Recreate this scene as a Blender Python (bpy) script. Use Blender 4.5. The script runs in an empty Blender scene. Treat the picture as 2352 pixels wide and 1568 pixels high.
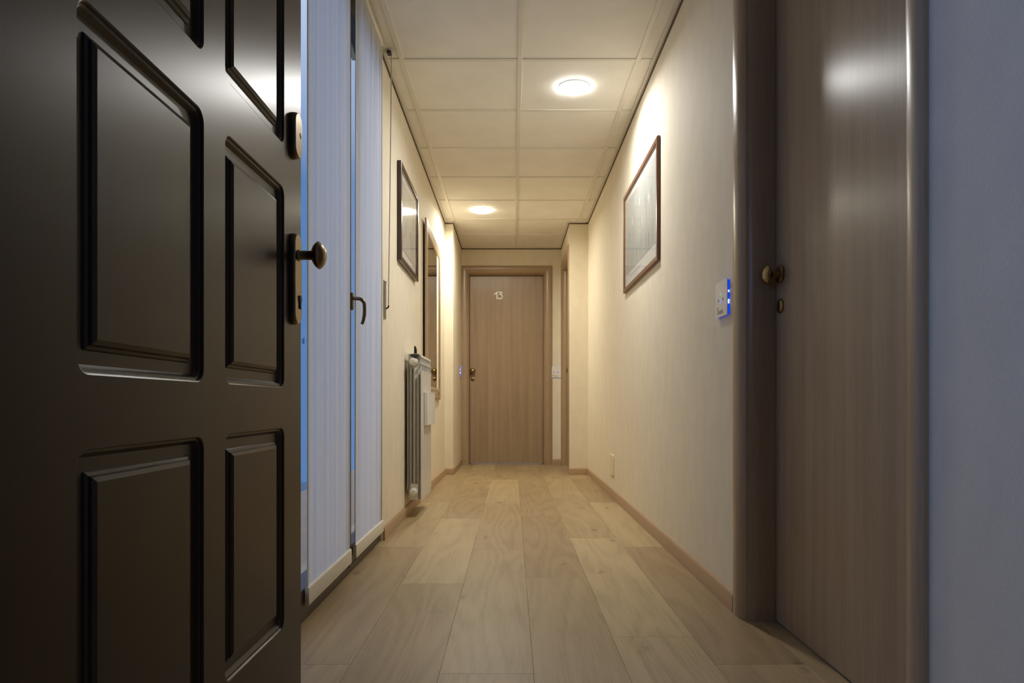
import bpy, bmesh, math, random
from mathutils import Vector, Matrix

# ------------------------------------------------------------------ camera, world, exposure
S = bpy.context.scene
C = S.collection
HC = 0.688            # eye height
cam = bpy.data.objects.new('camera', bpy.data.cameras.new('camera'))
C.objects.link(cam)
cam.location = (0, 0, HC)
cam.rotation_euler = (math.radians(90), 0, 0)
cam.data.sensor_width = 36
cam.data.lens = 24.0
cam.data.shift_y = 0.0604
cam.data.clip_start = 0.02
S.camera = cam

LAMP = (16.8, 23.0)               # power of the near and of the far LED ceiling lamp
LAMP_SPREAD = math.radians(168)   # its lens keeps the beam off the ceiling
DIFFUSER = 45.0                   # radiance of the lamp's frosted rim
LAMP_COL = ((1.0, 0.98, 0.945), (1.0, 0.935, 0.78))   # the far one is a warmer white
W = bpy.data.worlds.new('dusk'); S.world = W; W.use_nodes = True
wn = W.node_tree.nodes; wl = W.node_tree.links
# dusk sky: deep blue towards the horizon, pale overhead
_tc = wn.new('ShaderNodeTexCoord'); _sx = wn.new('ShaderNodeSeparateXYZ'); _cr = wn.new('ShaderNodeValToRGB')
wl.new(_tc.outputs['Generated'], _sx.inputs[0]); wl.new(_sx.outputs['Z'], _cr.inputs[0]); wl.new(_cr.outputs[0], wn['Background'].inputs[0])
_e = _cr.color_ramp.elements
_e[0].position = 0.30; _e[0].color = (0.065, 0.215, 0.52, 1); _e[1].position = 0.75; _e[1].color = (1.3, 1.4, 1.7, 1)
wn['Background'].inputs[1].default_value = 1.0

S.view_settings.view_transform = 'Standard'
S.view_settings.look = 'None'
S.view_settings.gamma = 1
S.view_settings.use_curve_mapping = False
S.view_settings.exposure = 0.0
S.cycles.use_denoising = True
S.cycles.max_bounces = 10
S.cycles.diffuse_bounces = 6
S.cycles.glossy_bounces = 5
S.cycles.transparent_max_bounces = 12
S.cycles.sample_clamp_indirect = 6.0
S.cycles.caustics_reflective = False
S.cycles.caustics_refractive = False

def area(name, loc, rot, sx, sy, power, col):
    d = bpy.data.lights.new(name, 'AREA'); d.shape = 'RECTANGLE'
    d.size = sx; d.size_y = sy; d.energy = power; d.color = col
    o = bpy.data.objects.new(name, d); C.objects.link(o)
    o.location = loc; o.rotation_euler = rot
    return o
# added unseen light on the landing behind the camera, tints the near right wall
area('landing_fill', (-1.30, -0.20, 1.65), Vector((2.03, 1.35, -0.45)).to_track_quat('-Z', 'Y').to_euler(), 0.6, 0.6, 14.0, (0.26, 0.45, 1.0))

# ------------------------------------------------------------------ helpers
class MB:
    def __init__(s): s.v = []; s.f = []; s.m = []
    def add(s, verts, faces, mi=0):
        n = len(s.v); s.v += [tuple(p) for p in verts]
        for f in faces: s.f.append([i + n for i in f]); s.m.append(mi)
        return s
    def box(s, x0, x1, y0, y1, z0, z1, mi=0):
        return s.add([(x0,y0,z0),(x1,y0,z0),(x1,y1,z0),(x0,y1,z0),(x0,y0,z1),(x1,y0,z1),(x1,y1,z1),(x0,y1,z1)],
              [(0,3,2,1),(4,5,6,7),(0,1,5,4),(1,2,6,5),(2,3,7,6),(3,0,4,7)], mi)
    def rings(s, rings, closed=True, caps=True, mi=0):
        n = len(rings[0]); vs = [p for r in rings for p in r]; fs = []
        for a in range(len(rings) - 1):
            for i in range(n if closed else n - 1):
                j = (i + 1) % n
                fs.append((a*n+i, a*n+j, (a+1)*n+j, (a+1)*n+i))
        if caps:
            fs.append(tuple(range(n))[::-1]); fs.append(tuple((len(rings)-1)*n + i for i in range(n)))
        return s.add(vs, fs, mi)
    def prism(s, pts, axis, a, b, mi=0):
        """2D polygon extruded along axis: x -> pts are (y,z); y -> (x,z); z -> (x,y)"""
        def P(p, t):
            return (t, p[0], p[1]) if axis == 'x' else (p[0], t, p[1]) if axis == 'y' else (p[0], p[1], t)
        return s.rings([[P(p, a) for p in pts], [P(p, b) for p in pts]], mi=mi)
    def lathe(s, prof, c, axis, n=24, mi=0, caps=True):
        """prof: (radius, distance along axis)"""
        ax = Vector(axis).normalized()
        u = ax.orthogonal().normalized(); w = ax.cross(u); c = Vector(c)
        return s.rings([[c + ax*h + (u*math.cos(2*math.pi*i/n) + w*math.sin(2*math.pi*i/n))*r for i in range(n)] for r, h in prof], caps=caps, mi=mi)
    def tube(s, path, r, n=10, mi=0):
        P = [Vector(p) for p in path]; R = r if isinstance(r, (list, tuple)) else [r]*len(P)
        rs = []; u = None
        for i, p in enumerate(P):
            t = (P[min(i+1, len(P)-1)] - P[max(i-1, 0)]).normalized()
            u = t.orthogonal().normalized() if u is None else (u - t*u.dot(t)).normalized()
            w = t.cross(u)
            rs.append([p + (u*math.cos(2*math.pi*k/n) + w*math.sin(2*math.pi*k/n))*R[i] for k in range(n)])
        return s.rings(rs, mi=mi)
    def build(s, name, mats, parent=None, bevel=0, smooth=35, seg=2, world=False):
        me = bpy.data.meshes.new(name)
        off = Vector((0, 0, 0)); p = parent
        if world:
            while p is not None: off += p.location; p = p.parent
        me.from_pydata([tuple(Vector(q) - off) for q in s.v], [], s.f)
        me.polygons.foreach_set('material_index', s.m)
        b = bmesh.new(); b.from_mesh(me); bmesh.ops.recalc_face_normals(b, faces=b.faces); b.to_mesh(me); b.free()
        for m in (mats if isinstance(mats, (list, tuple)) else [mats]): me.materials.append(m)
        if smooth:
            me.shade_smooth(); me.set_sharp_from_angle(angle=math.radians(smooth))
        o = bpy.data.objects.new(name, me); C.objects.link(o)
        if parent is not None: o.parent = parent
        if bevel:
            bv = o.modifiers.new('bevel', 'BEVEL'); bv.width = bevel; bv.segments = seg; bv.limit_method = 'ANGLE'; bv.angle_limit = math.radians(40)
        return o

def tag(o, label=None, cat=None, group=None, kind=None):
    if label: o['label'] = label
    if cat: o['category'] = cat
    if group: o['group'] = group
    if kind: o['kind'] = kind
    return o
def empty(name, loc, rz=0, label=None, cat=None, group=None, kind=None):
    o = bpy.data.objects.new(name, None); C.objects.link(o)
    o.location = loc; o.rotation_euler = (0, 0, rz); o.empty_display_size = 0.1
    return tag(o, label, cat, group, kind)
def rrect(cx, cy, w, h, r, n=6):
    """counter-clockwise rounded rectangle points"""
    out = []
    for qx, qy, a0 in ((1, 1, 0), (-1, 1, 90), (-1, -1, 180), (1, -1, 270)):
        for k in range(n + 1):
            a = math.radians(a0 + 90.0*k/n)
            out.append((cx + qx*(w/2 - r) + r*math.cos(a), cy + qy*(h/2 - r) + r*math.sin(a)))
    return out

# ------------------------------------------------------------------ materials
class N:
    def __init__(s, name):
        s.m = bpy.data.materials.new(name); s.m.use_nodes = True
        s.t = s.m.node_tree; s.b = s.t.nodes['Principled BSDF']; s.out = s.t.nodes['Material Output']
    def n(s, typ, **kw):
        x = s.t.nodes.new(typ)
        for k, v in kw.items():
            if k.startswith('i_'):
                key = k[2:]; key = int(key) if key.isdigit() else key.replace('_', ' ')
                x.inputs[key].default_value = v
            else: setattr(x, k, v)
        return x
    def l(s, a, b): s.t.links.new(a, b)
    def coord(s, scale, off=None, which='Object'):
        tc = s.n('ShaderNodeTexCoord'); mp = s.n('ShaderNodeMapping')
        mp.inputs['Scale'].default_value = scale
        if off: mp.inputs['Location'].default_value = off
        s.l(tc.outputs[which], mp.inputs[0]); return mp.outputs[0]
    def ramp(s, fac, stops):
        r = s.n('ShaderNodeValToRGB'); e = r.color_ramp.elements
        while len(e) < len(stops): e.new(0.5)
        for i, (p, c) in enumerate(stops): e[i].position = p; e[i].color = (*c, 1) if len(c) == 3 else c
        s.l(fac, r.inputs[0]); return r.outputs[0]
    def bump(s, h, strength, dist=0.001):
        b = s.n('ShaderNodeBump'); b.inputs['Strength'].default_value = strength; b.inputs['Distance'].default_value = dist
        s.l(h, b.inputs['Height']); s.l(b.outputs[0], s.b.inputs['Normal'])
    def set(s, **kw):
        for k, v in kw.items():
            s.b.inputs[k.replace('_', ' ')].default_value = v
        return s

def plain(name, col, rough=0.5, metal=0.0, spec=0.5, noise=0.06, nscale=30):
    """flat paint / plastic / metal with slight unevenness of its own"""
    m = N(name); m.set(Roughness=rough, Metallic=metal)
    m.b.inputs['Specular IOR Level'].default_value = spec
    t = m.n('ShaderNodeTexNoise', i_Scale=nscale, i_Detail=3.0)
    m.l(m.coord((1, 1, 1)), t.inputs['Vector'])
    lo = tuple(c*(1 - noise) for c in col); hi = tuple(min(1, c*(1 + noise)) for c in col)
    m.l(m.ramp(t.outputs[0], [(0.3, lo), (0.7, hi)]), m.b.inputs['Base Color'])
    return m.m

def wallpaper(name, col):
    m = N(name); m.set(Roughness=0.75); m.b.inputs['Specular IOR Level'].default_value = 0.25
    a = m.n('ShaderNodeTexNoise', i_Scale=14.0, i_Detail=5.0); m.l(m.coord((1, 1, 0.55)), a.inputs['Vector'])
    f = m.n('ShaderNodeTexNoise', i_Scale=420.0, i_Detail=3.0); m.l(m.coord((1, 1, 0.35)), f.inputs['Vector'])
    mx = m.n('ShaderNodeMix', data_type='FLOAT', i_0=0.55); m.l(a.outputs[0], mx.inputs[2]); m.l(f.outputs[0], mx.inputs[3])
    m.l(m.ramp(mx.outputs[0], [(0.35, tuple(c*0.93 for c in col)), (0.65, tuple(min(1, c*1.04) for c in col))]), m.b.inputs['Base Color'])
    m.bump(mx.outputs[0], 0.35, 0.0015)
    return m.m

def wood(name, light, dark, axis='z', rough=0.35, scale=1.0, aniso=0.0, bands=True, fine=0.5, bump=0.12, spec=0.5):
    """laminate with straight grain along axis"""
    m = N(name); m.set(Roughness=rough); m.b.inputs['Specular IOR Level'].default_value = spec
    k = {'x': (0.035, 1, 1), 'y': (1, 0.035, 1), 'z': (1, 1, 0.035)}[axis]
    k = tuple(q*scale for q in k)
    a = m.n('ShaderNodeTexNoise', i_Scale=22.0, i_Detail=2.0, i_Distortion=0.3); m.l(m.coord(k), a.inputs['Vector'])
    f = m.n('ShaderNodeTexNoise', i_Scale=230.0, i_Detail=4.0, i_Roughness=0.6); m.l(m.coord(k), f.inputs['Vector'])
    mx = m.n('ShaderNodeMix', data_type='FLOAT', i_0=fine); m.l(a.outputs[0], mx.inputs[2]); m.l(f.outputs[0], mx.inputs[3])
    mid = tuple((p + q)/2 for p, q in zip(light, dark))
    m.l(m.ramp(mx.outputs[0], [(0.34, dark), (0.5, mid), (0.66, light)]), m.b.inputs['Base Color'])
    if aniso:
        m.set(Anisotropic=aniso)
        tg = m.n('ShaderNodeTangent', direction_type='RADIAL', axis='Z'); m.l(tg.outputs[0], m.b.inputs['Tangent'])
        m.b.inputs['Anisotropic Rotation'].default_value = 0.0
    m.bump(f.outputs[0], bump, 0.0006)
    return m.m

def emit(name, col, strength):
    m = N(name); m.set(Roughness=0.4)
    m.b.inputs['Base Color'].default_value = (*col, 1)
    m.b.inputs['Emission Color'].default_value = (*col, 1)
    m.b.inputs['Emission Strength'].default_value = strength
    return m.m

def glass(name, tint=(1, 1, 1), refl=1.0, rough=0.02):
    m = N(name); m.t.nodes.remove(m.b)
    tr = m.n('ShaderNodeBsdfTransparent'); tr.inputs[0].default_value = (*tint, 1)
    gl = m.n('ShaderNodeBsdfGlossy'); gl.inputs['Roughness'].default_value = rough
    fr = m.n('ShaderNodeFresnel', i_IOR=1.5); ge = m.n('ShaderNodeNewGeometry')
    fw = m.n('ShaderNodeMath', operation='SUBTRACT', i_0=refl); m.l(ge.outputs['Backfacing'], fw.inputs[1])   # no inner reflection in a thin pane
    mu = m.n('ShaderNodeMath', operation='MULTIPLY', use_clamp=True); m.l(fr.outputs[0], mu.inputs[0]); m.l(fw.outputs[0], mu.inputs[1])
    mx = m.n('ShaderNodeMixShader'); m.l(mu.outputs[0], mx.inputs[0]); m.l(tr.outputs[0], mx.inputs[1]); m.l(gl.outputs[0], mx.inputs[2])
    m.l(mx.outputs[0], m.out.inputs[0]); return m.m

def sheer(name, col, transl):
    m = N(name); m.t.nodes.remove(m.b)
    d = m.n('ShaderNodeBsdfDiffuse'); t = m.n('ShaderNodeBsdfTranslucent'); mx = m.n('ShaderNodeMixShader')
    f = m.n('ShaderNodeTexNoise', i_Scale=150.0, i_Detail=3.0); m.l(m.coord((1, 1, 0.012)), f.inputs['Vector'])
    b = m.n('ShaderNodeTexNoise', i_Scale=34.0, i_Detail=2.0); m.l(m.coord((1, 1, 0.02)), b.inputs['Vector'])
    av = m.n('ShaderNodeMix', data_type='FLOAT', i_0=0.5); m.l(f.outputs[0], av.inputs[2]); m.l(b.outputs[0], av.inputs[3])
    c = m.ramp(av.outputs[0], [(0.35, tuple(q*0.88 for q in col)), (0.65, col)])
    m.l(c, d.inputs[0]); t.inputs[0].default_value = (*col, 1)
    w = m.ramp(av.outputs[0], [(0.35, (transl*1.5,)*3), (0.65, (transl*0.7,)*3)])
    m.l(w, mx.inputs[0]); m.l(d.outputs[0], mx.inputs[1]); m.l(t.outputs[0], mx.inputs[2])
    m.l(mx.outputs[0], m.out.inputs[0]); return m.m

def floor_mat():
    m = N('oak_planks'); m.set(Roughness=0.42)
    pv = m.n('ShaderNodeAttribute', attribute_name='plank_offset'); tone = m.n('ShaderNodeAttribute', attribute_name='plank_tone')
    tc = m.n('ShaderNodeTexCoord'); ad = m.n('ShaderNodeVectorMath', operation='ADD')
    m.l(tc.outputs['Object'], ad.inputs[0]); m.l(pv.outputs['Vector'], ad.inputs[1])
    def mp(sc):
        x = m.n('ShaderNodeMapping'); x.inputs['Scale'].default_value = sc; m.l(ad.outputs[0], x.inputs[0]); return x.outputs[0]
    # cathedral figure
    big = m.n('ShaderNodeTexNoise', i_Scale=1.0, i_Detail=1.5); m.l(mp((4.2, 0.55, 1)), big.inputs['Vector'])
    mul = m.n('ShaderNodeMath', operation='MULTIPLY', i_1=75.0); m.l(big.outputs[0], mul.inputs[0])
    sn = m.n('ShaderNodeMath', operation='SINE'); m.l(mul.outputs[0], sn.inputs[0])
    half = m.n('ShaderNodeMath', operation='MULTIPLY_ADD', i_1=0.5, i_2=0.5); m.l(sn.outputs[0], half.inputs[0])
    fine = m.n('ShaderNodeTexNoise', i_Scale=1.0, i_Detail=5.0, i_Roughness=0.65); m.l(mp((230, 6, 1)), fine.inputs['Vector'])
    cloud = m.n('ShaderNodeTexNoise', i_Scale=1.0, i_Detail=3.0); m.l(mp((9, 3.0, 1)), cloud.inputs['Vector'])
    knot = m.n('ShaderNodeTexVoronoi', voronoi_dimensions='2D', i_Scale=1.0); m.l(mp((3.4, 1.15, 1)), knot.inputs['Vector'])
    kw = m.n('ShaderNodeTexNoise', i_Scale=1.0, i_Detail=4.0); m.l(mp((30, 16, 1)), kw.inputs['Vector'])
    ks = m.n('ShaderNodeMath', operation='MULTIPLY_ADD', i_1=0.34, i_2=-0.145); m.l(kw.outputs[0], ks.inputs[0])
    kd = m.n('ShaderNodeMath', operation='ADD', use_clamp=True); m.l(knot.outputs['Distance'], kd.inputs[0]); m.l(ks.outputs[0], kd.inputs[1])
    kr = m.ramp(kd.outputs[0], [(0.0, (0.45, 0.41, 0.37)), (0.04, (0.80, 0.78, 0.76)), (0.11, (1,)*3)])
    s1 = m.n('ShaderNodeMix', data_type='FLOAT', i_0=0.17); m.l(fine.outputs[0], s1.inputs[2]); m.l(half.outputs[0], s1.inputs[3])
    s2 = m.n('ShaderNodeMix', data_type='FLOAT', i_0=0.30); m.l(s1.outputs[0], s2.inputs[2]); m.l(cloud.outputs[0], s2.inputs[3])
    g = m.ramp(s2.outputs[0], [(0.30, (0.70, 0.67, 0.62)), (0.5, (0.96, 0.955, 0.95)), (0.68, (1.10, 1.10, 1.10))])
    base = m.ramp(tone.outputs['Fac'], [(0.0, FLOOR_DARK), (1.0, FLOOR_LIGHT)])
    x1 = m.n('ShaderNodeMix', data_type='RGBA', blend_type='MULTIPLY', i_0=1.0); m.l(base, x1.inputs[6]); m.l(g, x1.inputs[7])
    x2 = m.n('ShaderNodeMix', data_type='RGBA', blend_type='MULTIPLY', i_0=0.8); m.l(x1.outputs[2], x2.inputs[6]); m.l(kr, x2.inputs[7])
    m.l(x2.outputs[2], m.b.inputs['Base Color'])
    m.bump(s1.outputs[0], 0.25, 0.0012)
    return m.m

FLOOR_DARK = (0.300, 0.206, 0.104); FLOOR_LIGHT = (0.455, 0.350, 0.192)
M = {}
M['paper'] = wallpaper('cream_wallpaper', (0.79, 0.72, 0.58))
LW = (0.40, 0.298, 0.196); DW = (0.29, 0.207, 0.130)
M['leaf'] = wood('laminate_door', LW, DW, rough=0.34, aniso=0.75, fine=0.45)
M['casing'] = wood('laminate_casing', (0.41, 0.30, 0.19), (0.315, 0.222, 0.136), rough=0.30, fine=0.6)
M['casing_h'] = wood('laminate_casing_horizontal', (0.41, 0.30, 0.19), (0.315, 0.222, 0.136), axis='x', rough=0.30, fine=0.6)
M['base'] = wood('baseboard_wood', (0.45, 0.31, 0.19), (0.385, 0.26, 0.155), axis='y', rough=0.4, fine=0.4)
M['mirror_wood'] = wood('mirror_frame_wood', (0.44, 0.325, 0.205), (0.34, 0.245, 0.15), rough=0.4, scale=1.5, fine=0.5)
M['dark'] = wood('dark_brown_lacquered_wood', (0.038, 0.0215, 0.0112), (0.033, 0.0185, 0.0097), rough=0.32, aniso=0.45, fine=0.6, bump=0.03, spec=0.36)
M['tile'] = plain('ceiling_tile', (0.88, 0.855, 0.785), 0.8, noise=0.03, nscale=6)
M['grid'] = plain('ceiling_grid_metal', (0.78, 0.75, 0.67), 0.45, noise=0.02)
M['angle'] = plain('brown_shadow_strip', (0.11, 0.075, 0.040), 0.6)  # dark brown stands in for the shadow gap under the ceiling
M['brass'] = plain('aged_brass', (0.30, 0.205, 0.085), 0.28, 1.0, noise=0.15)
M['bronze'] = plain('bronze_plate', (0.20, 0.15, 0.085), 0.30, 1.0, noise=0.12)
M['black'] = plain('black_plastic', (0.012, 0.012, 0.012), 0.35)
M['keyhole'] = plain('keyhole_dark', (0.006, 0.005, 0.004), 0.6)
M['sash'] = plain('dark_bronze_metal', (0.060, 0.042, 0.030), 0.4, noise=0.1)
M['enamel'] = plain('white_enamel', (0.67, 0.655, 0.61), 0.25, noise=0.02)
M['plastic'] = plain('white_plastic', (0.80, 0.79, 0.75), 0.3, noise=0.02)
M['steel'] = plain('steel', (0.42, 0.40, 0.36), 0.3, 1.0, noise=0.1)
M['chrome'] = plain('chrome', (0.75, 0.75, 0.75), 0.12, 1.0, noise=0.03)
M['cord'] = plain('beige_cord', (0.80, 0.75, 0.62), 0.8, noise=0.15, nscale=400)
M['hem'] = plain('cream_hem_fabric', (0.74, 0.70, 0.60), 0.85, noise=0.05, nscale=300)
M['sheer'] = sheer('sheer_white_fabric', (0.91, 0.91, 0.92), 0.42)
M['pane'] = glass('window_glass')
M['picglass'] = glass('picture_glass', rough=0.05)
M['mirror'] = plain('mirror_silver', (0.88, 0.88, 0.86), 0.01, 1.0, noise=0.0)
M['white_letter'] = plain('white_letter', (0.92, 0.92, 0.90), 0.4, noise=0.01)
M['mat'] = plain('picture_mat', (0.76, 0.77, 0.74), 0.8, noise=0.02)
M['frame_red'] = wood('reddish_frame_wood', (0.20, 0.085, 0.042), (0.13, 0.05, 0.026), axis='y', rough=0.3)
M['frame_dark'] = wood('dark_frame_wood', (0.060, 0.032, 0.022), (0.040, 0.020, 0.014), axis='y', rough=0.25)
M['lamp'] = emit('led_diffuser', LAMP_COL[0], DIFFUSER); M['lamp_warm'] = emit('warm_led_diffuser', LAMP_COL[1], DIFFUSER)
M['blue_led'] = emit('blue_led_glow', (0.0, 0.055, 0.85), 0.8)
M['led_spot'] = emit('blue_white_led', (0.45, 0.60, 1.0), 4.0)
M['icon_red'] = emit('red_indicator', (0.9, 0.25, 0.2), 0.7)
M['icon_green'] = emit('green_indicator', (0.25, 0.7, 0.4), 0.35)
M['icon_blue'] = emit('blue_indicator', (0.25, 0.28, 0.9), 0.6)
M['ink'] = plain('green_grey_print', (0.15, 0.19, 0.14), 0.6)
M['ink_grey'] = plain('grey_print', (0.16, 0.17, 0.18), 0.6)
M['ink_blue'] = plain('blue_print', (0.02, 0.06, 0.16), 0.6)
_m = N('tinted_film'); _m.t.nodes.remove(_m.b); _t = _m.n('ShaderNodeBsdfTransparent'); _t.inputs[0].default_value = (0.62, 0.66, 0.70, 1); _m.l(_t.outputs[0], _m.out.inputs[0])
M['tint'] = _m.m
M['floor'] = floor_mat()
M['landing'] = plain('landing_paint', (0.30, 0.32, 0.36), 0.8)
M['balcony'] = plain('balcony_dusk_blue', (0.03, 0.15, 0.30), 0.8)  # blue dusk light put into the balcony's base colour

# ------------------------------------------------------------------ the shell
XL, XR, H = -0.648, 0.735, 2.427
YS, YE = 6.58, 7.66               # step of the walls, end wall
AL, AR = -0.568, 0.553            # narrower stretch
Y0 = 0.52                         # back of the entrance wall
TH = 0.15

def struct(name, mb, mats, label, cat, **kw):
    o = mb.build(name, mats, **kw); return tag(o, label, cat, kind='structure')

# floor of oak planks, every plank a face with its own tone
def make_floor():
    random.seed(5)
    cols = [(-0.90, -0.665), (-0.665, -0.425), (-0.425, -0.185), (-0.185, 0.055), (0.055, 0.295), (0.295, 0.535), (0.535, 0.775), (0.775, 1.0)]
    starts = [2.2, 1.80, 2.606, 1.738, 2.697, 2.013, 1.80, 2.5]
    tones = {0: {}, 1: {0: .55, 1: .25, 2: .75, 3: .30, 4: .5}, 2: {0: .12, 1: .85, 2: .30, 3: .45},
             3: {0: .30, 1: .45, 2: .40, 3: .80, 4: .3}, 4: {0: .28, 1: .14, 2: .30, 3: .35},
             5: {0: .75, 1: .88, 2: .42, 3: .60, 4: .4}, 6: {0: .70, 1: .18, 2: .85, 3: .20, 4: .6}, 7: {}}
    mb = MB(); offs = []; tn = []
    for ci, (a, b) in enumerate(cols):
        y = starts[ci] - 1.475*3
        for k in range(-2, 8):
            y0, y1 = y, y + 1.475; y = y1
            y0c, y1c = max(y0, -2.0), min(y1, 7.9)
            if y1c - y0c < 0.01: continue
            g = 0.0006; e = 0.0012
            mb.rings([[(a, y0c, -e), (b, y0c, -e), (b, y1c, -e), (a, y1c, -e)],
                      [(a+g, y0c+g, 0), (b-g, y0c+g, 0), (b-g, y1c-g, 0), (a+g, y1c-g, 0)]])
            o = (random.uniform(-20, 20), random.uniform(-20, 20), random.uniform(-5, 5)); t = tones[ci].get(k, random.random())
            for _ in range(6): offs.append(o); tn.append(t)
    o = mb.build('floor', M['floor'], smooth=0)
    me = o.data
    at = me.attributes.new('plank_offset', 'FLOAT_VECTOR', 'FACE'); at.data.foreach_set('vector', [q for p in offs for q in p])
    at = me.attributes.new('plank_tone', 'FLOAT', 'FACE'); at.data.foreach_set('value', tn)
    bm = bmesh.new(); bm.from_mesh(me)
    bmesh.ops.create_cube(bm, size=1, matrix=Matrix.Translation((0.05, 2.95, -0.052)) @ Matrix.Diagonal((3.4, 10.1, 0.1, 1)))
    bm.to_mesh(me); bm.free()
    tag(o, 'floor of light brown oak planks running down the corridor', 'floor', kind='structure')
make_floor()

# door geometry (clear openings between the reveals)
D1 = dict(y0=1.298, y1=2.149)                 # near right door
D3 = dict(y0=6.695, y1=7.490)                 # right door in the narrow stretch
DE = dict(x0=-0.480, x1=0.354)                # door at the end
DH = 2.137; G = 0.03                          # height of the reveal, thickness of a jamb

w = MB()
w.box(XL-TH, XL, Y0, 1.78, 0, H+0.1)
w.box(XL-TH, XL, 1.78, 3.41, 2.40, H+0.1)
w.box(XL-0.10, XL, 3.41, YS+0.01, 0, H+0.1)
w.box(XL-TH, AL, YS, YE+TH, 0, H+0.1)
struct('wall_left', w, M['paper'], 'cream papered left wall with the glazed door, radiator and mirror', 'wall')
w = MB()
w.box(XR, XR+TH, Y0, D1['y0']-G, 0, H+0.1)
w.box(XR, XR+TH, D1['y0']-G, D1['y1']+G, DH+G, H+0.1)
w.box(XR, XR+TH, D1['y1']+G, YS+0.05, 0, H+0.1)
w.box(AR, XR+TH, YS, D3['y0']-G, 0, H+0.1)
w.box(AR, AR+TH, D3['y0']-G, D3['y1']+G, DH+G, H+0.1)
w.box(AR, XR+TH, D3['y1']+G, YE+TH, 0, H+0.1)
struct('wall_right', w, M['paper'], 'cream papered right wall with a reddish framed picture and two doors', 'wall')
w = MB()
w.box(AL, DE['x0']-G, YE, YE+TH, 0, H+0.1)
w.box(DE['x0']-G, DE['x1']+G, YE, YE+TH, DH+G, H+0.1)
w.box(DE['x1']+G, AR, YE, YE+TH, 0, H+0.1)
struct('wall_end', w, M['paper'], 'cream papered end wall around the door numbered 13', 'wall')
w = MB()
w.box(XL-TH, -0.56, Y0, 0.64, 0, H+0.1)
w.box(-0.56, 0.48, Y0, 0.64, 2.16, H+0.1)
w.box(0.48, XR+TH, Y0, 0.64, 0, H+0.1)
struct('wall_entrance', w, M['paper'], 'entrance wall with the doorway behind the dark panelled door', 'wall')

# the stair landing behind the camera
w = MB()
w.box(-1.75, -1.6, -2.0, Y0, 0, H+0.1); w.box(1.5, 1.65, -2.0, Y0, 0, H+0.1); w.box(-1.75, 1.65, -2.12, -2.0, 0, H+0.1); w.box(-1.75, 1.65, -2.1, Y0, H, H+0.1)
w.box(-1.75, XL-TH, Y0-0.12, Y0, 0, H+0.1); w.box(XR+TH, 1.65, Y0-0.12, Y0, 0, H+0.1)
struct('wall_landing', w, M['landing'], 'walls of the stair landing outside the entrance', 'wall')
# suspended ceiling
w = MB(); w.box(XL-TH, XR+TH, Y0, YE+TH, H+0.006, H+0.1)
ceil = struct('ceiling', w, M['tile'], 'suspended ceiling of square cream tiles in a metal grid', 'ceiling')
g = MB()
CX = 0.041; hw = 0.012
rows = [3.465 + 0.6*k for k in range(-4, 8) if 0.7 < 3.465 + 0.6*k < YE]
for x in (CX-0.6, CX, CX+0.6):
    g.box(x-hw, x+hw, 0.64, (YE if x == CX else YS), H, H+0.008)
for y in rows:
    a, b = (XL, XR) if y < YS else (AL, AR)
    for x0, x1 in ((a, CX-0.6-hw), (CX-0.6+hw, CX-hw), (CX+hw, CX+0.6-hw), (CX+0.6+hw, b)):
        x0, x1 = max(x0, a), min(x1, b)
        if x1 - x0 > 0.005: g.box(x0, x1, y-hw, y+hw, H+0.001, H+0.008)
g.build('grid', M['grid'], ceil, bevel=0.0012, seg=1)
# wall angle: light flange, and a dark strip painted for the shadow gap
def run(pts):
    return list(zip(pts[:-1], pts[1:]))
t = MB()
LT = 0.024
def strip(mb, x0, x1, y0, y1, z0, z1, mi=0): mb.box(min(x0,x1), max(x0,x1), min(y0,y1), max(y0,y1), z0, z1, mi)
for (x, s, y0, y1) in ((XL, 1, 3.30, YS), (AL, 1, YS, YE), (XR, -1, 0.64, YS), (AR, -1, YS, YE), (XL, 1, 0.64, 1.78)):
    strip(t, x, x+s*0.006, y0, y1, H-0.012, H-0.001, 0)
    strip(t, x+s*0.006, x+s*LT, y0, y1, H-0.002, H+0.004, 1)
for (x0, x1, y) in ((XL, AL, YS), (AR, XR, YS), (AL, AR, YE)):
    strip(t, x0, x1, y-0.006, y, H-0.012, H-0.001, 0)
    strip(t, x0, x1, y-LT, y-0.006, H-0.002, H+0.004, 1)
struct('trim_1', t, [M['angle'], M['grid']], 'thin wall angle along the edge of the ceiling, its shadow gap painted dark brown', 'trim', smooth=0)

# baseboards
BH, BT = 0.066, 0.011
def bprof(mb, p, q, nrm):
    p, q = Vector((*p, 0)), Vector((*q, 0)); n = Vector((*nrm, 0))
    prof = [(0, 0), (BT, 0), (BT, BH-0.012), (BT*0.75, BH-0.004), (BT*0.4, BH), (0, BH)]
    mb.rings([[e + n*a + Vector((0, 0, z)) for a, z in prof] for e in (p, q)])
b = MB(); bprof(b, (XL, 3.42), (XL, YS), (1, 0)); bprof(b, (XL, YS), (AL, YS), (0, -1)); bprof(b, (AL, YS-BT), (AL, YE-0.02), (1, 0))
struct('baseboard_left', b, M['base'], 'light brown wooden baseboard along the left wall', 'baseboard')
b = MB(); bprof(b, (XR, D1['y1']+0.096), (XR, YS), (-1, 0)); bprof(b, (XR, YS), (AR, YS), (0, -1))
struct('baseboard_right', b, M['base'], 'light brown wooden baseboard along the right wall', 'baseboard')
b = MB(); bprof(b, (DE['x1']+0.096, YE), (AR-0.012, YE), (0, -1))
struct('baseboard_end', b, M['base'], 'short baseboard beside the end door', 'baseboard')

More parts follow.
